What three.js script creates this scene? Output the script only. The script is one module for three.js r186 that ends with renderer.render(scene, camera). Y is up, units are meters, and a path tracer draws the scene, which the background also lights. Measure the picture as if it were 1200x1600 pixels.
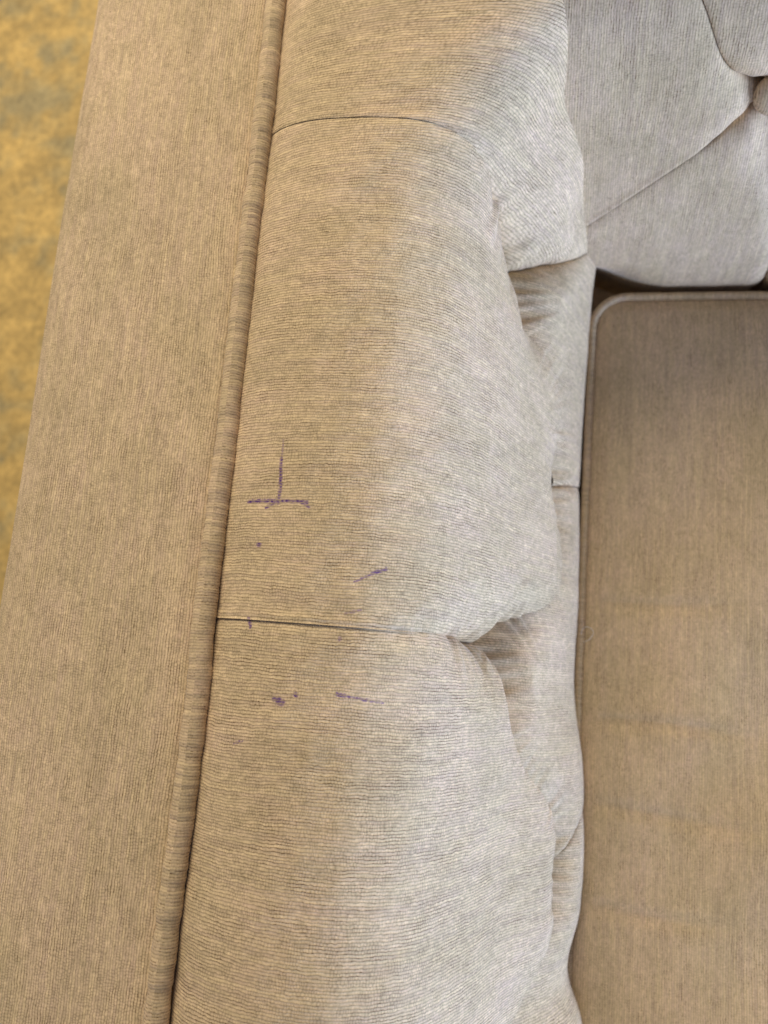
import * as THREE from 'three';
import { RectAreaLightUniformsLib } from 'three/addons/lights/RectAreaLightUniformsLib.js';
import { RoundedBoxGeometry } from 'three/addons/geometries/RoundedBoxGeometry.js';

// ---------------------------------------------------------------- camera, light, exposure
const scene = new THREE.Scene();
const camera = new THREE.PerspectiveCamera(65, 0.75, 0.02, 40);
camera.matrixAutoUpdate = true;
{
  const X = new THREE.Vector3(0.97827554, -0.19189995, -0.07843069);
  const Y = new THREE.Vector3(-0.04273917, 0.18350817, -0.98208865);
  const Z = new THREE.Vector3(0.20285544, 0.96410537, 0.17131991);
  camera.quaternion.setFromRotationMatrix(new THREE.Matrix4().makeBasis(X, Y, Z));
  camera.position.set(0, 0.98, 0);
}
camera.focus = 0.375;
camera.userData.fStop = 7;
scene.background = new THREE.Color().setRGB(0.175, 0.18, 0.225);
RectAreaLightUniformsLib.init();
function areaLight(color, intensity, w, h, pos, target) {
  const l = new THREE.RectAreaLight(color, intensity, w, h);
  l.position.set(...pos); l.lookAt(...target); scene.add(l); return l;
}
// warm ceiling luminaire above and a little to the left, cool window light low from the right front
areaLight(new THREE.Color().setRGB(1.0, 0.89, 0.64), 8.9, 1.7, 1.3, [-0.65, 1.95, -1.75], [-0.1, 0.6, 0]);
areaLight(new THREE.Color().setRGB(0.49, 0.66, 1.0), 35, 2.2, 1.1, [3.4, 0.66, 1.5], [0, 0.5, -0.1]);
areaLight(new THREE.Color().setRGB(0.32, 0.55, 1.0), 11, 2.0, 0.8, [0.9, 0.62, 3.9], [0, 0.5, -0.1]);
const renderer = new THREE.WebGLRenderer({ antialias: true });
renderer.setSize(768, 1024);
renderer.toneMapping = THREE.LinearToneMapping;
renderer.toneMappingExposure = 0.92;
renderer.shadowMap.enabled = true;

// ---------------------------------------------------------------- helpers
const clamp = (x, a, b) => Math.min(b, Math.max(a, x));
const mix = (a, b, t) => a + (b - a) * t;
const sm = (a, b, x) => { const t = clamp((x - a) / (b - a), 0, 1); return t * t * (3 - 2 * t); };
function h2(x, y, s = 0) {
  let h = Math.imul(x | 0, 374761393) ^ Math.imul(y | 0, 668265263) ^ Math.imul((s | 0) + 77, 2246822519);
  h = Math.imul(h ^ (h >>> 13), 1274126177); h ^= h >>> 16;
  return (h >>> 0) / 4294967296;
}
const md = (a, n) => ((a % n) + n) % n;
function vn(x, y, s, px = 1 << 20, py = 1 << 20) {           // value noise 0..1, periodic in px, py cells
  const xi = Math.floor(x), yi = Math.floor(y), fx = x - xi, fy = y - yi;
  const u = fx * fx * (3 - 2 * fx), v = fy * fy * (3 - 2 * fy);
  const x0 = md(xi, px), x1 = md(xi + 1, px), y0 = md(yi, py), y1 = md(yi + 1, py);
  const a = h2(x0, y0, s), b = h2(x1, y0, s), c = h2(x0, y1, s), d = h2(x1, y1, s);
  return a + (b - a) * u + (c - a + (a - b - c + d) * u) * v;
}
const numbers = {};
function add(parent, name, mesh, shadow = true) {
  const n = (numbers[name] = (numbers[name] ?? -1) + 1);
  mesh.name = n ? `${name}_${String(n).padStart(3, '0')}` : name;
  if (shadow) { mesh.castShadow = true; mesh.receiveShadow = true; }
  parent.add(mesh); return mesh;
}
// a smooth curve through points, sampled evenly by arc length: f(t) -> [a, b]
function curve2(pts, n = 64, straight = false) {
  const V = pts.map(([a, b]) => new THREE.Vector3(a, b, 0));
  const c = new THREE.CatmullRomCurve3(V, false, 'centripetal');
  let p;
  if (straight) { p = []; for (let i = 0; i < V.length - 1; i++) for (let k = 0; k < 12; k++) p.push(V[i].clone().lerp(V[i + 1], k / 12)); p.push(V.at(-1)); } else p = c.getPoints(n * 4);
  const L = [0]; for (let i = 1; i < p.length; i++) L.push(L[i - 1] + p[i].distanceTo(p[i - 1]));
  const T = L.at(-1);
  const f = (t) => {
    const l = clamp(t, 0, 1) * T; let lo = 0, hi = L.length - 1;
    while (hi - lo > 1) { const m = (lo + hi) >> 1; if (L[m] <= l) lo = m; else hi = m; }
    const k = (l - L[lo]) / (L[hi] - L[lo] || 1);
    return [mix(p[lo].x, p[hi].x, k), mix(p[lo].y, p[hi].y, k)];
  };
  f.length_ = T; f.rev = () => { const g = (t) => f(1 - t); g.length_ = T; return g; };
  return f;
}
function join(...fs) {                                       // several curves one after another
  const T = fs.reduce((a, f) => a + f.length_, 0);
  const g = (t) => { let l = clamp(t, 0, 1) * T; for (const f of fs) { if (l <= f.length_ || f === fs.at(-1)) return f(l / f.length_); l -= f.length_; } };
  g.length_ = T; return g;
}
function sheet(nu, nv, at, uv) {                              // grid surface from at(u, v) -> [x, y, z]
  const P = new Float32Array((nu + 1) * (nv + 1) * 3), U = new Float32Array((nu + 1) * (nv + 1) * 2), I = [];
  for (let j = 0, k = 0; j <= nv; j++) for (let i = 0; i <= nu; i++, k++) {
    const q = at(i / nu, j / nv); P.set(q.slice(0, 3), k * 3); U.set(uv(i / nu, j / nv, q), k * 2);
  }
  for (let j = 0; j < nv; j++) for (let i = 0; i < nu; i++) {
    const a = j * (nu + 1) + i, b = a + 1, c = a + nu + 1, d = c + 1;
    I.push(a, c, b, b, c, d);
  }
  const g = new THREE.BufferGeometry();
  g.setAttribute('position', new THREE.BufferAttribute(P, 3)); g.setAttribute('uv', new THREE.BufferAttribute(U, 2));
  g.setIndex(I); g.computeVertexNormals(); return g;
}

// ---------------------------------------------------------------- chenille cloth: rows of fuzzy yarn, groove shade painted brown between them
const TEX = 2048;
const TILE = 0.392, PITCH = 0.0014, ROWS = Math.round(TILE / PITCH);
// a: metres along the yarn, c: metres across; per: tile periods (whole cells) or none. Returns height, and the linear-ish colour with groove shade in it
const out = { h: 0, r: 0, g: 0, b: 0 };
function weave(a, c, per, seed, calm = 1) {
  const P = (size) => per ? Math.round(TILE / size) : 1 << 20;
  const S = (size) => per ? TILE / Math.round(TILE / size) : size;
  const N = (sa, sc, s) => vn(a / S(sa), c / S(sc), s + seed, P(sa), P(sc));
  const cw = c + 0.0022 * (N(0.044, 0.033, 1) - 0.5) + 0.0006 * (N(0.0055, 0.004, 2) - 0.5) + 0.00042 * (N(0.0015, 0.0014, 12) - 0.5);
  const rf = cw / PITCH, row = Math.floor(rf), f = rf - row, rr = per ? md(row, ROWS) : row;
  const q = 0.0014, nq = per ? Math.round(TILE / q) : 1 << 20, qa = per ? TILE / nq : q;
  const sh = h2(rr, 5, seed) + 2.2 * (vn(a / S(0.005), rr, 3 + seed, P(0.005), ROWS) - 0.5);
  const bf = a / qa + sh, bi = Math.floor(bf), fb = bf - bi, bb = per ? md(bi, nq) : bi;
  const rowH = Math.pow(Math.sin(Math.PI * f), 0.65), beadK = 0.35 + 0.65 * sm(0.3, 0.65, N(0.0042, 0.0028, 71)), bead = 1 - beadK * (1 - Math.pow(Math.sin(Math.PI * fb), 0.6));
    // slits: where neighbouring yarns part, dark depth is painted, in runs along the row
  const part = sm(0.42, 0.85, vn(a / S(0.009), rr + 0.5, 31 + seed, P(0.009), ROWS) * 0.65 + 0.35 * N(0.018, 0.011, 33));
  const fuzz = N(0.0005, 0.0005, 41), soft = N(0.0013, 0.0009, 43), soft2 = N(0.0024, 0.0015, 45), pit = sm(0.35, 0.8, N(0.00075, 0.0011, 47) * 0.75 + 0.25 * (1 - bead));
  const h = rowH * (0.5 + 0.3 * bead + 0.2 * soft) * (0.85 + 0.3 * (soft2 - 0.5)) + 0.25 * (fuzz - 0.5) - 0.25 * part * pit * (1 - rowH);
  const grooveShade = sm(0.70, 0.12, rowH) * (0.05 + calm * (0.24 * (1 - bead) + 0.30 * pit + 0.95 * part * (0.45 + 0.55 * pit)));      // shade of the gaps between rows, put into the colour
  const streak = vn(a / S(0.024), rr, 51 + seed, P(0.024), ROWS) - 0.5, streak2 = vn(a / S(0.006), rr, 53 + seed, P(0.006), ROWS) - 0.5;
  const blotch = N(0.04, 0.022, 61) * 0.6 + N(0.013, 0.009, 63) * 0.4 - 0.5;
  const val = 1 + 0.05 * streak + 0.045 * streak2 + 0.13 * blotch + calm * (0.20 * (bead * rowH - 0.5) + 0.10 * (soft - 0.5) + 0.10 * (soft2 - 0.5) + 0.09 * (fuzz - 0.5));
  const mauve = clamp(0.32 + 0.8 * blotch - 0.5 * streak + 0.35 * (soft2 - 0.5), 0, 1), gold = 0.35 * calm * sm(0.52, 0.85, N(0.0017, 0.0012, 49)) * rowH;
  let r = mix(0.790, 0.755, mauve), g = mix(0.700, 0.655, mauve), b = mix(0.565, 0.565, mauve);
  r = mix(r, 0.89, gold); g = mix(g, 0.79, gold); b = mix(b, 0.63, gold);
  r *= val; g *= val; b *= val;
  r = mix(r, 0.345, grooveShade); g = mix(g, 0.255, grooveShade); b = mix(b, 0.17, grooveShade);
  out.h = h; out.r = r; out.g = g; out.b = b;
}
function clothMaps(n, w, hgt, a0, c0, per, seed, ink, calm) {       // n x n texels over w (along) by hgt (across) metres
  const col = new Uint8Array(n * n * 4), bmp = new Uint8Array(n * n * 4);
  for (let j = 0, k = 0; j < n; j++) for (let i = 0; i < n; i++, k += 4) {
    const a = a0 + (i + 0.5) / n * w, c = c0 + (j + 0.5) / n * hgt;
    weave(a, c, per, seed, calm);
    let { r, g, b, h } = out;
    if (ink) {
      const m = ink(a, c) * sm(0.05, 0.75, h);
      if (m > 0) { r = mix(r, 0.26, m); g = mix(g, 0.15, m); b = mix(b, 0.46, m); }
    }
    col[k] = clamp(r, 0, 1) * 255; col[k + 1] = clamp(g, 0, 1) * 255; col[k + 2] = clamp(b, 0, 1) * 255; col[k + 3] = 255;
    bmp[k] = bmp[k + 1] = bmp[k + 2] = clamp(0.1 + 0.75 * h, 0, 1) * 255; bmp[k + 3] = 255;
  }
  const T = (d, srgb) => {
    const t = new THREE.DataTexture(d, n, n, THREE.RGBAFormat);
    t.wrapS = t.wrapT = THREE.RepeatWrapping; t.magFilter = THREE.LinearFilter; t.minFilter = THREE.LinearMipmapLinearFilter; t.generateMipmaps = true;
    if (srgb) t.colorSpace = THREE.SRGBColorSpace; t.needsUpdate = true; return t;
  };
  return { map: T(col, true), bumpMap: T(bmp, false) };
}
const SHEEN = { sheen: 0.5, sheenRoughness: 0.55, sheenColor: new THREE.Color().setRGB(0.85, 0.84, 0.86) };
const cloth = (maps) => new THREE.MeshPhysicalMaterial({ ...maps, bumpScale: 0.00016, roughness: 0.92, specularIntensity: 0.25, side: THREE.DoubleSide, ...SHEEN });
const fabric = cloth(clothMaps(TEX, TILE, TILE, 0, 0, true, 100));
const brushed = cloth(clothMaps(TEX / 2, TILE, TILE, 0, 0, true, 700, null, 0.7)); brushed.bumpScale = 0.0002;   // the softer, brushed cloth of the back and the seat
const uvT = (along, across) => [along / TILE, across / TILE];

// ---------------------------------------------------------------- the arm: cross-section of the tufted pad, arc length s, running along z
const prof = curve2([[-0.1590, 0.592], [-0.1588, 0.604], [-0.1560, 0.6135], [-0.1475, 0.6228], [-0.133, 0.6300], [-0.115, 0.6334], [-0.095, 0.6336], [-0.074, 0.6296], [-0.053, 0.6150], [-0.0335, 0.5815], [-0.015, 0.5300], [0.006, 0.4780], [0.0155, 0.4500], [0.0175, 0.4200], [0.011, 0.3900], [0.0, 0.3600]], 100);
const SL = prof.length_;
function sOfX(x) { let lo = 0.02 / SL, hi = 0.8; for (let i = 0; i < 40; i++) { const m = (lo + hi) / 2; if (prof(m)[0] < x) lo = m; else hi = m; } return lo * SL; }
const wav = curve2([[-0.60, 0.004], [-0.30, 0.001], [-0.18, -0.001], [-0.117, -0.002], [-0.058, 0.0005], [0.0148, 0.0], [0.06, 0.0065], [0.11, 0.009], [0.145, 0.008], [0.181, 0.002], [0.21, 0.011], [0.26, 0.013], [0.4, 0.012]], 120);
const wavTable = []; for (let i = 0; i <= 2000; i++) wavTable.push(wav(i / 2000));
function wave(z) { let lo = 0, hi = 2000; while (hi - lo > 1) { const m = (lo + hi) >> 1; if (wavTable[m][0] <= z) lo = m; else hi = m; } return wavTable[lo][1]; }
function padBase(s, z) {
  const [x, y] = prof(s / SL);
  const zb = -0.268 - 0.27 * (y - 0.43), near = clamp(1 - (z - zb) / 0.11, 0, 1);
  const fat = (0.010 + 0.028 * sm(0.47, 0.555, y) + 0.022 * sm(0.575, 0.632, y)) * Math.pow(near, 1.7) * sm(-0.135, -0.06, x) * sm(0.42, 0.48, y);
  return [x + fat - 0.0014 * sm(0.04, -0.12, z) * sm(-0.13, -0.15, x) + (wave(z) + 0.0025) * sm(0.54, 0.46, y), y + 0.10 * fat * sm(0.56, 0.62, y), z];
}
function displaced(base, a, c, h, e = 0.0012) {
  const p = base(a, c), q = base(a + e, c), r = base(a - e, c), t = base(a, c + e), u = base(a, c - e);
  const A = new THREE.Vector3(q[0] - r[0], q[1] - r[1], q[2] - r[2]), C = new THREE.Vector3(t[0] - u[0], t[1] - u[1], t[2] - u[2]);
  const n = C.cross(A).normalize().multiplyScalar(base.facing ?? 1);
  return [p[0] + n.x * h, p[1] + n.y * h, p[2] + n.z * h, a, c];
}
// a cloth panel between four side curves; edges = folds: {f: curve, D(t): depth, w(t): width of the rounding, lin}
function panel(base, sides, edges, nu, nv, uv, extra = () => 0) {
  const { W, B, L, R } = sides;                                // W: v=0 (u 0..1), B: v=1, L: u=0 (v 0..1), R: u=1
  const E = edges.map((e) => { const n = 72, p = []; for (let i = 0; i <= n; i++) p.push(e.f(i / n)); return { ...e, p, n }; });
  const P00 = L(0), P01 = L(1), P10 = R(0), P11 = R(1);
  const gather = (a, c) => {
    let g = 0;
    for (const [ta, tc] of [T1, T2, T3]) {
      const da = a - ta, dc = c - tc, r = Math.hypot(da, dc);
      if (r < 0.07) g += 0.0007 * sm(0.07, 0.012, r) * sm(0.002, 0.008, r) * (vn(Math.atan2(dc, da) * 5.5, r / 0.05, 98) - 0.5) * 2;
    }
    return g;
  };
  const at = (u, v) => {
    const w = W(u), b = B(u), l = L(v), r = R(v), q = [0, 0];
    for (const k of [0, 1]) q[k] = (1 - v) * w[k] + v * b[k] + (1 - u) * l[k] + u * r[k] - ((1 - u) * (1 - v) * P00[k] + u * (1 - v) * P10[k] + (1 - u) * v * P01[k] + u * v * P11[k]);
    let sum = 0, lip = 0;
    for (const e of E) {
      let best = 1e9, bt = 0;
      for (let i = 0; i < e.n; i++) {
        const [ax, ay] = e.p[i], [bx, by] = e.p[i + 1], dx = bx - ax, dy = by - ay;
        const k = clamp(((q[0] - ax) * dx + (q[1] - ay) * dy) / (dx * dx + dy * dy + 1e-12), 0, 1);
        const d = (q[0] - ax - k * dx) ** 2 + (q[1] - ay - k * dy) ** 2;
        if (d < best) { best = d; bt = (i + k) / e.n; }
      }
      const x = Math.sqrt(best) / e.w(bt);
      if (e.lip) lip += e.lip * Math.exp(-best / 0.0026 ** 2);
      if (x < 1) { const k = e.lin ? (1 - x) * (1 - x * 0.35) : e.soft ? Math.pow(1 - x, 1.8) : 1 - Math.sqrt(1 - (1 - x) ** 2); sum += (e.D(bt) * (1 + 0.5 * (vn(bt * 38, 3, 97) - 0.5)) * k * 1000) ** 4; }
    }
    const h = -Math.pow(sum, 0.25) / 1000 + lip + (base === padBase ? gather(q[0], q[1]) : 0) + extra(q[0], q[1]) + 0.0011 * (vn(q[0] / 0.03, q[1] / 0.03, 7) - 0.5) + 0.0004 * (vn(q[0] / 0.008, q[1] / 0.008, 8) - 0.5);
    return displaced(base, q[0], q[1], h);
  };
  return sheet(nu, nv, at, (u, v, q) => uv(q[3], q[4]));
}
const sT = sOfX(-0.0175), sR = sOfX(0.0075), sB = SL * 0.985;
const T1 = [sT + 0.005, -0.224], T2 = [sT, -0.0085], T3 = [sT, 0.232], Ra = [sR, -0.112], Rb = [sR + 0.003, 0.112];
const s1 = curve2([[0, -0.269], [0.022, -0.2645], [0.05, -0.262], [0.11, -0.2565], [0.150, -0.246], T1]);
const s2 = curve2([[0, -0.0115], [0.03, -0.011], [0.09, -0.0105], [0.15, -0.010], T2]);
const s3 = curve2([[0, 0.232], [0.1, 0.232], T3]);
const off = (f, dz) => { const g = (t) => { const p = f(t); return [p[0], p[1] + dz]; }; g.length_ = f.length_; return g; };
const fold1a = curve2([T1, [sT + 0.018, -0.200], [sR - 0.012, -0.165], Ra]);
const foldA2 = curve2([Ra, [sR + 0.004, -0.080], [sR - 0.006, -0.045], [sT + 0.012, -0.018], T2]);
const fold2b = curve2([T2, [sT + 0.008, 0.018], [sT + 0.018, 0.050], [sR - 0.010, 0.085], Rb]);
const foldB3 = curve2([Rb, [sR - 0.006, 0.15], [sT + 0.012, 0.20], T3]);
const e1 = curve2([T1, [sT + 0.045, -0.252], [sT + 0.085, -0.280], [sB, -0.292]]);
const ea = curve2([Ra, [sR + 0.03, -0.118], [sB, -0.126]]);
const eb = curve2([Rb, [sR + 0.015, 0.100], [sR + 0.035, 0.09], [sB, 0.085]]);
const e3 = curve2([T3, [sB, 0.235]]);
const under = (f, dz) => { const g = (t) => { const p = f(t); return [p[0], p[1] + dz * sm(1, 0.6, t)]; }; g.length_ = f.length_; return g; };
const s1u = under(s1, -0.004), s2u = under(s2, -0.004);
const line = (a, b) => curve2([a, b], 8, true);
const seamD = (lip, deep) => (t) => lip + deep * Math.pow(sm(0.42, 1.02, t), 1.5), seamW = (w0, w1) => (t) => w0 + w1 * sm(0.42, 0.9, t);
const foldD = (a, m, b) => (t) => m + (a - m) * Math.pow(sm(0.45, 0, t), 1.3) + (b - m) * Math.pow(sm(0.55, 1, t), 1.3);

const sofa = new THREE.Group(); scene.add(sofa); sofa.name = 'tufted_sofa';
sofa.userData = { label: 'tan chenille sofa arm and button-tufted backrest, with purple pen marks on the arm', category: 'sofa' };

// purple pen marks, strokes in metres on the cloth (x, z seen from above; the pad's arc length is found from x)
const strokes = [
  [[[-0.1241, -0.0940], [-0.1243, -0.0850]], 0.0003, 0.45], [[[-0.1243, -0.0850], [-0.1232, -0.0713], [-0.1236, -0.0640]], 0.00062, 0.85],
  [[[-0.1392, -0.0648], [-0.1335, -0.0649], [-0.1227, -0.0651], [-0.1092, -0.0645]], 0.00062, 0.85], [[[-0.1300, -0.0617], [-0.1240, -0.0646]], 0.0005, 0.7], [[[-0.1110, -0.0640], [-0.1078, -0.0622]], 0.0004, 0.5],
  [[[-0.1318, -0.0443], [-0.1305, -0.0441]], 0.0006, 0.8], [[[-0.0840, -0.0297], [-0.0762, -0.0341]], 0.00035, 0.6], [[[-0.0770, -0.0338], [-0.0710, -0.0366]], 0.00055, 0.75],
  [[[-0.0870, -0.0153], [-0.0804, -0.0175]], 0.0004, 0.4], [[[-0.1322, -0.0105], [-0.1318, -0.0088], [-0.1311, -0.0066]], 0.0006, 0.85], [[[-0.0883, -0.0046], [-0.0882, -0.0040]], 0.0006, 0.6],
  [[[-0.1135, 0.0247], [-0.1120, 0.0252]], 0.0011, 0.95], [[[-0.1156, 0.0240], [-0.1150, 0.0243]], 0.0006, 0.8], [[[-0.1060, 0.0209], [-0.1055, 0.0216]], 0.0006, 0.7],
  [[[-0.0872, 0.0196], [-0.0840, 0.0200]], 0.0006, 0.75], [[[-0.0840, 0.0200], [-0.0760, 0.0210], [-0.0680, 0.0217]], 0.0004, 0.55], [[[-0.1330, 0.0450], [-0.1300, 0.0437]], 0.0004, 0.5], [[[-0.1297, 0.0441], [-0.1285, 0.0433]], 0.0003, 0.45],
].map(([p, w, k]) => ({ p: p.map(([x, z]) => [sOfX(x), z]), w: w * 1.15, k }));
function ink(a, c) {
  let m = 0;
  for (const { p, w, k } of strokes) for (let i = 0; i + 1 < p.length; i++) {
    const [ax, ay] = p[i], [bx, by] = p[i + 1];
    if (c < Math.min(ay, by) - 0.003 || c > Math.max(ay, by) + 0.003 || a < Math.min(ax, bx) - 0.003 || a > Math.max(ax, bx) + 0.003) continue;
    const dx = bx - ax, dy = by - ay, t = clamp(((a - ax) * dx + (c - ay) * dy) / (dx * dx + dy * dy), 0, 1);
    const d = Math.hypot(a - ax - t * dx, c - ay - t * dy) * 0.8 + 0.0005 * (vn(a / 0.0007, c / 0.0007, 88) - 0.5);
    m = Math.max(m, 1.0 * k * sm(w * 1.5, w * 0.3, d) * (0.3 + 0.95 * vn(a / 0.0011, c / 0.0011, 91)));
  }
  return clamp(m, 0, 1);
}
const MW = 0.28, MB = 0.29, MC = 0.26;                        // sizes of the two big panels' own cloth maps
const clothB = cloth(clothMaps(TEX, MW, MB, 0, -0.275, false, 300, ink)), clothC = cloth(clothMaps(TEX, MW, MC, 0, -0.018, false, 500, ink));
const uvPad = (s, z) => uvT(s + 0.1, z + 0.04);

function padPanel(geo, mat, label) { const m = add(sofa, 'pad_panel', new THREE.Mesh(geo, mat)); if (label) m.userData.label = label; return m; }
// rear roll panel, runs into the corner of the backrest
padPanel(panel(padBase, { W: line([0, -0.5], [0, -0.2685]), B: curve2([[sB, -0.5], [sB, -0.292]], 8, true), L: line([0, -0.5], [sB, -0.5]), R: off(join(s1, e1), 0.0014) },
  [{ f: s1, D: seamD(0.0010, 0.031), w: seamW(0.0025, 0.040), lip: 0.0006 }, { f: e1, D: foldD(0.031, 0.0015, 0.002), w: (t) => mix(0.03, 0.012, sm(0, 0.4, t)) }], 200, 330, uvPad), fabric);
// ink-marked middle roll panel
padPanel(panel(padBase, { W: line([0, -0.273], [0, -0.0102]), B: join(fold1a, foldA2), L: s1u, R: off(s2, 0.0014) },
  [{ f: s1u, D: seamD(0.0016, 0.030), w: seamW(0.010, 0.042) }, { f: s2, D: seamD(0.0008, 0.026), w: seamW(0.0025, 0.040), lip: 0.0006 }, { f: fold1a, D: foldD(0.032, 0.0015, 0.008), w: () => 0.032, soft: true }, { f: foldA2, D: foldD(0.008, 0.0018, 0.026), w: (t) => mix(0.028, 0.022, t), soft: true }], 380, 360, (s, z) => [s / MW, (z + 0.275) / MB]), clothB, 'roll panel with a purple T-shaped pen mark');
padPanel(panel(padBase, { W: line([0, -0.0155], [0, 0.2335]), B: join(fold2b, foldB3), L: s2u, R: off(s3, 0.0014) },
  [{ f: s2u, D: seamD(0.0030, 0.026), w: seamW(0.013, 0.030) }, { f: s3, D: seamD(0.0005, 0.020), w: seamW(0.0022, 0.034) }, { f: fold2b, D: foldD(0.026, 0.0012, 0.010), w: (t) => mix(0.010, 0.024, sm(0, 0.7, t)) }, { f: foldB3, D: foldD(0.010, 0.001, 0.020), w: () => 0.026, soft: true }], 360, 360, (s, z) => [s / MW, (z + 0.018) / MC]), clothC, 'roll panel with small purple pen dots');
padPanel(panel(padBase, { W: line([0, 0.232], [0, 0.36]), B: line([sB, 0.235], [sB, 0.36]), L: join(s3, e3), R: line([0, 0.36], [sB, 0.36]) },
  [{ f: s3, D: seamD(0.0026, 0.020), w: seamW(0.010, 0.034) }, { f: e3, D: foldD(0.018, 0.003, 0.002), w: () => 0.012 }], 80, 160, uvPad), fabric);
// lower diamond panels
padPanel(panel(padBase, { W: fold1a, B: curve2([[sB, -0.292], [sB, -0.126]], 8, true), L: e1, R: off(ea, 0.0010) },
  [{ f: fold1a, D: foldD(0.032, 0.0018, 0.008), w: () => 0.028, soft: true }, { f: e1, D: foldD(0.031, 0.0030, 0.004), w: (t) => mix(0.026, 0.012, sm(0, 0.4, t)) }, { f: ea, D: foldD(0.008, 0.0006, 0.002), w: () => 0.010 }], 180, 150, uvPad, (s, z) => 0.0), fabric);
padPanel(panel(padBase, { W: join(foldA2, fold2b), B: curve2([[sB, -0.126], [sB, 0.085]], 8, true), L: ea, R: eb },
  [{ f: foldA2, D: foldD(0.008, 0.0022, 0.026), w: (t) => mix(0.020, 0.032, t), soft: true }, { f: fold2b, D: foldD(0.036, 0.0022, 0.011), w: (t) => mix(0.026, 0.016, t), lin: true }, { f: ea, D: foldD(0.008, 0.0014, 0.002), w: () => 0.012 }, { f: eb, D: foldD(0.008, 0.0006, 0.001), w: () => 0.012 }], 300, 170, uvPad), fabric);
padPanel(panel(padBase, { W: foldB3, B: curve2([[sB, 0.085], [sB, 0.235]], 8, true), L: off(eb, -0.001), R: e3 },
  [{ f: foldB3, D: foldD(0.010, 0.0015, 0.020), w: () => 0.022, soft: true }, { f: eb, D: foldD(0.008, 0.0009, 0.001), w: () => 0.012 }, { f: e3, D: foldD(0.018, 0.003, 0.004), w: () => 0.014 }], 180, 150, uvPad), fabric);
// the wadding under the panels, seen only down the pits
add(sofa, 'pad_core', new THREE.Mesh(sheet(60, 90, (u, v) => displaced(padBase, mix(0.004, sB, u), mix(-0.5, 0.358, v), -0.034), (u, v, q) => uvPad(q[3], q[4])), fabric));

// top strip and outer side of the arm: one cloth, yarns along the arm
const outer = curve2([[-0.1572, 0.585], [-0.1595, 0.608], [-0.1645, 0.6155], [-0.171, 0.6167], [-0.200, 0.6170], [-0.238, 0.6160], [-0.264, 0.6130], [-0.2745, 0.6085], [-0.2805, 0.6015], [-0.2835, 0.590], [-0.2850, 0.560], [-0.2850, 0.35], [-0.2830, 0.07]], 120);
add(sofa, 'outer_panel', new THREE.Mesh(sheet(260, 300, (u, v) => {
  const uu = u < 0.75 ? u / 0.75 * 0.24 : 0.24 + (u - 0.75) / 0.25 * 0.76, z = mix(-0.52, 0.36, v), [x, y] = outer(uu);
  const bump = sm(0.56, 0.60, y) * sm(-0.16, -0.17, x);
  const lipY = 0.0010 * Math.exp(-(((x + 0.2782) / 0.0014) ** 2)) * sm(0.59, 0.60, y);
  return [x + 0.0012 * (vn(z / 0.07, 0.5, 71) - 0.5) * sm(-0.25, -0.27, x), y + lipY + bump * (0.0016 * (vn(x / 0.05, z / 0.09, 72) - 0.5) + 0.0004 * (vn(x / 0.012, z / 0.02, 73) - 0.5)), z, uu];
}, (u, v, q) => uvT(q[2], q[3] * outer.length_)), fabric));

// piping cord between the strip and the pad
class Path extends THREE.Curve { constructor(f) { super(); this.f = f; } getPoint(t, o = new THREE.Vector3()) { return o.set(...this.f(t)); } }
function cord(f, r, n, len, wob = 0) {                        // cloth-wrapped cord, yarns around it
  const g = new THREE.TubeGeometry(new Path(f), n, r, 14), uv = g.attributes.uv, p = g.attributes.position, nm = g.attributes.normal;
  for (let i = 0; i < uv.count; i++) {
    const t = uv.getX(i), a = uv.getY(i), k = r * wob * ((vn(t * len / 0.009, Math.cos(a * 6.283) * 1.3 + 9, 81) - 0.5) + 0.5 * (vn(t * len / 0.0016, 3, 82) - 0.5));
    p.setXYZ(i, p.getX(i) + nm.getX(i) * k, p.getY(i) + nm.getY(i) * k, p.getZ(i) + nm.getZ(i) * k);
    uv.setXY(i, ...uvT(a * 6.283 * r, t * len));
  }
  g.computeVertexNormals(); return g;
}
const weltX = (z) => -0.1586 + 0.0012 * sm(0.06, -0.15, z) + 0.0012 * (vn(z / 0.05, 2, 83) - 0.5) - 0.0012 * sm(-0.27, -0.36, z) + 0.0014 * sm(-0.005, 0.02, z) * sm(0.12, 0.03, z);
add(sofa, 'welt_cord', new THREE.Mesh(cord((t) => { const z = mix(-0.52, 0.36, t); return [weltX(z), 0.6203 + 0.0008 * (vn(z / 0.04, 5, 84) - 0.5), z]; }, 0.0055, 900, 0.88, 0.17), brushed));

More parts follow.
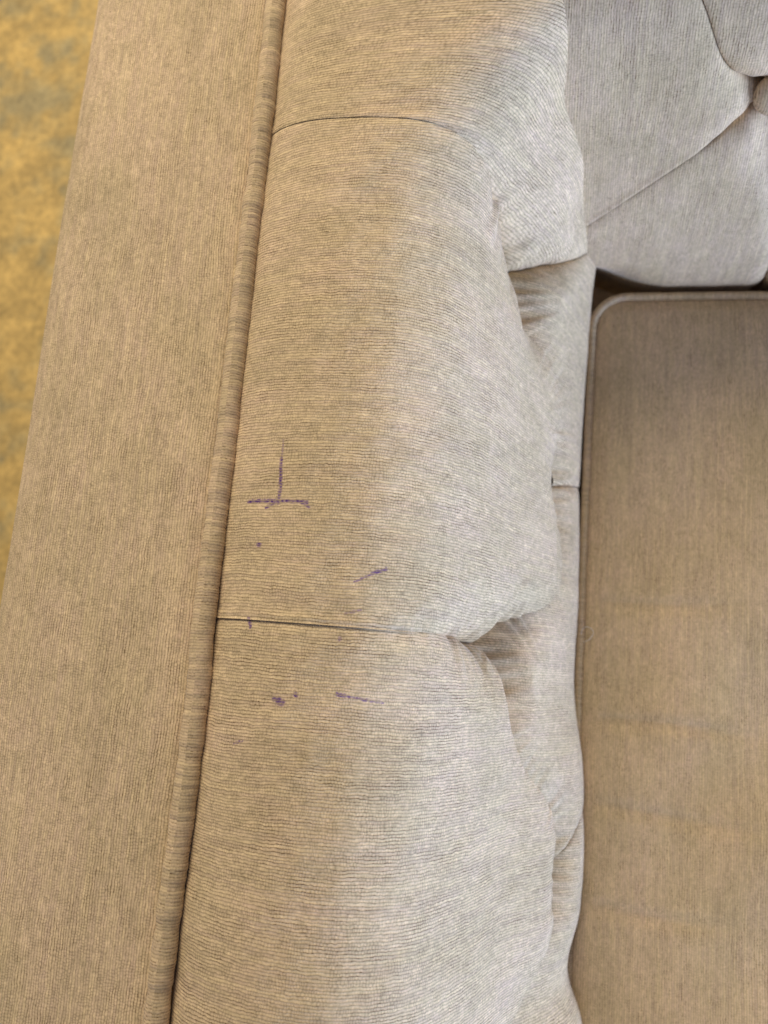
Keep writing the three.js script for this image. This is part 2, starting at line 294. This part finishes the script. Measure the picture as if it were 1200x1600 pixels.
// front face of the arm, seat deck and plain back frame behind the padding
{
  const sh = new THREE.Shape(); const pts = [];
  for (let i = 0; i <= 40; i++) pts.push(prof(i / 40 * 0.985));
  pts.push([0.0, 0.07], [-0.277, 0.07]);
  for (let i = 40; i >= 0; i--) pts.push(outer(i / 40));
  sh.setFromPoints(pts.map(([x, y]) => new THREE.Vector2(x, y)));
  const g = new THREE.ExtrudeGeometry(sh, { depth: 0.012, bevelEnabled: false });
  const uv = g.attributes.uv, p = g.attributes.position; for (let i = 0; i < uv.count; i++) uv.setXY(i, ...uvT(p.getY(i), p.getX(i)));
  const rear = g.clone(); g.translate(0, 0, 0.352); add(sofa, 'arm_front', new THREE.Mesh(g, fabric)); rear.translate(0, 0, -0.514); add(sofa, 'arm_rear', new THREE.Mesh(rear, fabric));
  const box = (name, w, h, d, x, y, z) => { const b = new RoundedBoxGeometry(w, h, d, 3, 0.012), u = b.attributes.uv; for (let i = 0; i < u.count; i++) u.setXY(i, u.getX(i) * 2, u.getY(i) * 2); b.translate(x, y, z); return add(sofa, name, new THREE.Mesh(b, fabric)); };
  box('seat_deck', 0.66, 0.21, 0.80, 0.305, 0.175, -0.05);
  box('back_frame', 0.70, 0.54, 0.07, 0.29, 0.34, -0.462);
}

// ---------------------------------------------------------------- backrest: padded, deep buttoned
const bprof = curve2([[-0.300, 0.330], [-0.284, 0.375], [-0.2735, 0.408], [-0.2655, 0.435], [-0.2665, 0.466], [-0.2770, 0.512], [-0.2915, 0.560], [-0.3050, 0.602], [-0.3160, 0.625], [-0.331, 0.638], [-0.360, 0.645], [-0.42, 0.638], [-0.46, 0.60]], 100);
const BL = bprof.length_;
const bOfY = (y) => { let lo = 0, hi = 0.72; for (let i = 0; i < 40; i++) { const m = (lo + hi) / 2; if (bprof(m)[1] < y) lo = m; else hi = m; } return lo * BL; };
const backBase = (x, b) => {
  const [z, y] = bprof(b / BL), c = sm(0.075, -0.01, x) * sm(0.470, 0.425, y);       // lower corner tucks back beside the arm
  return [x, y + 0.010 * c, z - 0.020 * c];
};
backBase.facing = -1;
const K = [0.1065, bOfY(0.576)], q = (x, y) => [x, bOfY(y)];
const x0 = -0.04, x1 = 0.36, bMax = BL * 0.97;
const gDiag = curve2([K, q(0.0596, 0.5395), q(0.0134, 0.4995), q(-0.03, 0.468), q(x0, 0.42)]);
const gUp = curve2([K, q(0.081, 0.593), q(0.063, 0.623), [0.052, bOfY(0.638)], [0.045, bMax]]);
const gDown = curve2([K, q(0.1095, 0.559), q(0.117, 0.53), q(0.131, 0.48), [0.139, 0.002]]);
const gRight = curve2([K, q(0.18, 0.55), q(0.26, 0.53), q(x1, 0.51)]);
const gUpR = curve2([K, q(0.14, 0.61), q(0.17, 0.636), [0.18, bMax]]);
const uvBack = (x, b) => uvT(b, x + 0.07);
const bp = (sides, edges, nu, nv) => add(sofa, 'back_panel', new THREE.Mesh(panel(backBase, sides, edges, nu, nv, uvBack, (x, b) => -0.0), brushed));
const bD = (m) => (t) => m + 0.018 * Math.pow(sm(0.24, 0, t), 1.4), bW = (w) => (t) => w + 0.022 * sm(0.28, 0, t);
// upper left diamond, lower left panel, and the ones past the button
bp({ W: gDiag.rev(), B: line([x0, bMax], [0.045, bMax]), L: line(gDiag(1), [x0, bMax]), R: gUp }, [{ f: gDiag, D: bD(0.0006), w: bW(0.003), lip: 0.0008 }, { f: gUp, D: bD(0.0018), w: bW(0.009) }], 190, 190);
bp({ W: line([x0, 0.002], [0.139, 0.002]), B: off(gDiag.rev(), 0), L: line([x0, 0.002], gDiag(1)), R: gDown.rev() }, [{ f: gDiag, D: bD(0.0022), w: bW(0.012) }, { f: gDown, D: (t) => 0.006 + 0.010 * sm(0.4, 0, t), w: bW(0.012) }], 190, 150);
bp({ W: line([0.139, 0.002], [x1, 0.002]), B: gRight, L: gDown.rev(), R: line([x1, 0.002], gRight(1)) }, [{ f: gRight, D: bD(0.002), w: bW(0.014) }, { f: gDown, D: (t) => 0.006 + 0.010 * sm(0.4, 0, t), w: bW(0.012) }], 90, 90);
bp({ W: gRight, B: line([0.18, bMax], [x1, bMax]), L: gUpR, R: line(gRight(1), [x1, bMax]) }, [{ f: gRight, D: bD(0.002), w: bW(0.014) }, { f: gUpR, D: bD(0.003), w: bW(0.012) }], 90, 90);
bp({ W: line(K, K), B: line([0.045, bMax], [0.18, bMax]), L: gUp, R: gUpR }, [{ f: gUp, D: bD(0.0008), w: bW(0.006) }, { f: gUpR, D: bD(0.003), w: bW(0.016) }], 100, 110);
{
  const n = displaced(backBase, K[0], K[1], -0.0075), g = new THREE.LatheGeometry([[0, -0.006], [0.009, -0.006], [0.0118, -0.003], [0.0122, 0], [0.0108, 0.0030], [0.0075, 0.0050], [0.0035, 0.0060], [0, 0.0062]].map(([x, y]) => new THREE.Vector2(x, y)), 32);
  const p = g.attributes.position, uv = g.attributes.uv; for (let i = 0; i < uv.count; i++) uv.setXY(i, ...uvT(p.getZ(i) + 0.2, p.getX(i) + 0.2));
  const b = add(sofa, 'tuft_button', new THREE.Mesh(g, brushed)); b.position.set(n[0] + 0.001, n[1], n[2]); b.rotation.set(Math.PI / 2 - 0.27, 0, 0);
}

// ---------------------------------------------------------------- loose seat cushion with piped edge
const cushion = new THREE.Group(); scene.add(cushion); cushion.name = 'seat_cushion';
cushion.userData = { label: 'boxed brown-tan seat cushion with piped edges lying beside the arm', category: 'cushion' };
cushion.position.set(0.0232, 0.285, -0.259); cushion.rotation.y = -0.002;    // its rear left corner at the sofa's deck
{
  const CW = 0.60, CD = 0.57, H = 0.1435, R = 0.024;
  const edge = (t) => {                                        // rounded rectangle, starts on the left side, clockwise from above
    const per = [CD - 2 * R, R * Math.PI / 2, CW - 2 * R, R * Math.PI / 2, CD - 2 * R, R * Math.PI / 2, CW - 2 * R, R * Math.PI / 2], T = per.reduce((a, b) => a + b);
    let l = md(t, 1) * T, i = 0; while (i < 7 && l > per[i]) l -= per[i++];
    const k = l / per[i], arc = (cx, cz, a0) => [cx + R * Math.cos(a0 + k * Math.PI / 2), cz + R * Math.sin(a0 + k * Math.PI / 2)];
    return [[0, CD - R - l], arc(R, R, Math.PI), [R + l, 0], arc(CW - R, R, -Math.PI / 2), [CW, R + l], arc(CW - R, CD - R, 0), [CW - R - l, CD], arc(R, CD - R, Math.PI / 2)][i];
  };
  const wob = (x, z) => 0.0016 * (vn(x / 0.09, z / 0.09, 94) - 0.5);
  const creases = [[0.215, 0.11, 0.0012], [0.292, 0.13, 0.0014], [0.345, 0.13, 0.0012], [0.402, 0.11, 0.0011]];
  const top = (x, z) => {
    const dx = Math.min(x, CW - x), dz = Math.min(z, CD - z), k = 1 - Math.pow(1 - clamp(dx / 0.16, 0, 1), 2.4), m = 1 - Math.pow(1 - clamp(dz / 0.16, 0, 1), 2.4);
    let y = 0.012 * Math.sqrt(Math.max(0, k * m)) + 0.004 * Math.sqrt(clamp(Math.min(dx, dz) / 0.012, 0, 1)) + 0.0055 * (vn(x / 0.06, z / 0.07, 95) - 0.5) * k * m;
    for (const [cz, len, d] of creases) y -= d * Math.exp(-(((z - cz - 0.002 * Math.sin(x * 40 + cz * 30) - 0.05 * x * (cz - 0.3)) / 0.0030) ** 2)) * sm(len, len * 0.4, x) * sm(0, 0.02, x);
    return H - 0.0035 + y;
  };
  // top: rings from the rim to the middle so that the rounded corners stay clean
  const topG = sheet(720, 150, (u, v) => { const [x, z] = edge(u), k = Math.pow(1 - v, 1.0), cx = clamp(x, R * 4, CW - R * 4), cz = clamp(z, R * 4, CD - R * 4), v2 = clamp(v * 2, 0, 1), w2 = clamp(v * 2 - 1, 0, 1);
    let X = mix(x, cx, v2), Z = mix(z, cz, v2); X = mix(X, CW / 2, w2); Z = mix(Z, CD / 2, w2); return [X, top(X, Z), Z]; }, (u, v, p) => uvT(p[2], p[0] + 0.11));
  add(cushion, 'top_panel', new THREE.Mesh(topG, brushed));
  add(cushion, 'boxing_band', new THREE.Mesh(sheet(400, 16, (u, v) => { const [x, z] = edge(u), o = 0.005 * Math.sin(Math.PI * v), dx = x - CW / 2, dz = z - CD / 2, l = Math.hypot(dx, dz); return [x + dx / l * o, mix(0.003, H - 0.002, v), z + dz / l * o]; }, (u, v, p) => uvT(u * 2.2, p[1])), brushed));
  const P = (y) => (t) => { const [x, z] = edge(t); return [x + 0.0004 * (vn(t * 60, 1, 96) - 0.5), y + wob(x, z), z]; };
  add(cushion, 'piping', new THREE.Mesh(cord(P(H), 0.0031, 900, 2.25, 0.12), brushed));
  add(cushion, 'piping', new THREE.Mesh(cord(P(0.004), 0.0031, 400, 2.25, 0.12), brushed));
}

// a pale fibre caught on the cushion's edge
{
  const f = new THREE.CatmullRomCurve3([[0.0225, 0.4335, -0.0215], [0.0245, 0.4365, -0.026], [0.0280, 0.4375, -0.0262], [0.0305, 0.4360, -0.0235], [0.0285, 0.4352, -0.0190], [0.0245, 0.4350, -0.0165]].map((p) => new THREE.Vector3(...p)));
  const m = add(scene, 'lint_fibre', new THREE.Mesh(new THREE.TubeGeometry(f, 40, 0.00012, 5), new THREE.MeshStandardMaterial({ color: new THREE.Color().setRGB(0.75, 0.73, 0.7), roughness: 0.8 })));
  m.userData = { label: 'fine pale lint fibre on the left piping of the seat cushion', category: 'lint' };
}

// ---------------------------------------------------------------- floor: sealed concrete, ochre with grey patches
{
  const n = 1024, S = 1.6, d = new Uint8Array(n * n * 4), b = new Uint8Array(n * n * 4);
  const F = (x, y, s, z) => vn(x / S * Math.round(S / s), y / S * Math.round(S / s), z, Math.round(S / s), Math.round(S / s));
  for (let j = 0, k = 0; j < n; j++) for (let i = 0; i < n; i++, k += 4) {
    const x = i / n * S, y = j / n * S;
    const w = F(x, y, 0.10, 1) * 0.30 + F(x, y, 0.04, 2) * 0.36 + F(x, y, 0.016, 3) * 0.24 + F(x, y, 0.012, 4) * 0.10;
    const g = sm(0.46, 0.80, w), f = 1 + 0.14 * (F(x, y, 0.006, 5) - 0.5) + 0.22 * (F(x, y, 0.0032, 8) - 0.5) + 0.16 * (F(x, y, 0.022, 6) - 0.5);
    d[k] = clamp(mix(0.765, 0.64, g) * f, 0, 1) * 255; d[k + 1] = clamp(mix(0.635, 0.57, g) * f, 0, 1) * 255; d[k + 2] = clamp(mix(0.375, 0.405, g) * f, 0, 1) * 255; d[k + 3] = 255;
  }
  const t = new THREE.DataTexture(d, n, n, THREE.RGBAFormat); t.wrapS = t.wrapT = THREE.RepeatWrapping; t.magFilter = THREE.LinearFilter; t.colorSpace = THREE.SRGBColorSpace; t.needsUpdate = true;
  const g = new THREE.PlaneGeometry(8, 8); g.rotateX(-Math.PI / 2); const uv = g.attributes.uv; for (let i = 0; i < 4; i++) uv.setXY(i, uv.getX(i) * 8 / S, uv.getY(i) * 8 / S);
  const m = add(scene, 'floor', new THREE.Mesh(g, new THREE.MeshStandardMaterial({ map: t, roughness: 0.6 })));
  m.userData = { kind: 'structure', label: 'ochre stained concrete floor with grey patches beside the sofa', category: 'floor' };
}
renderer.render(scene, camera);
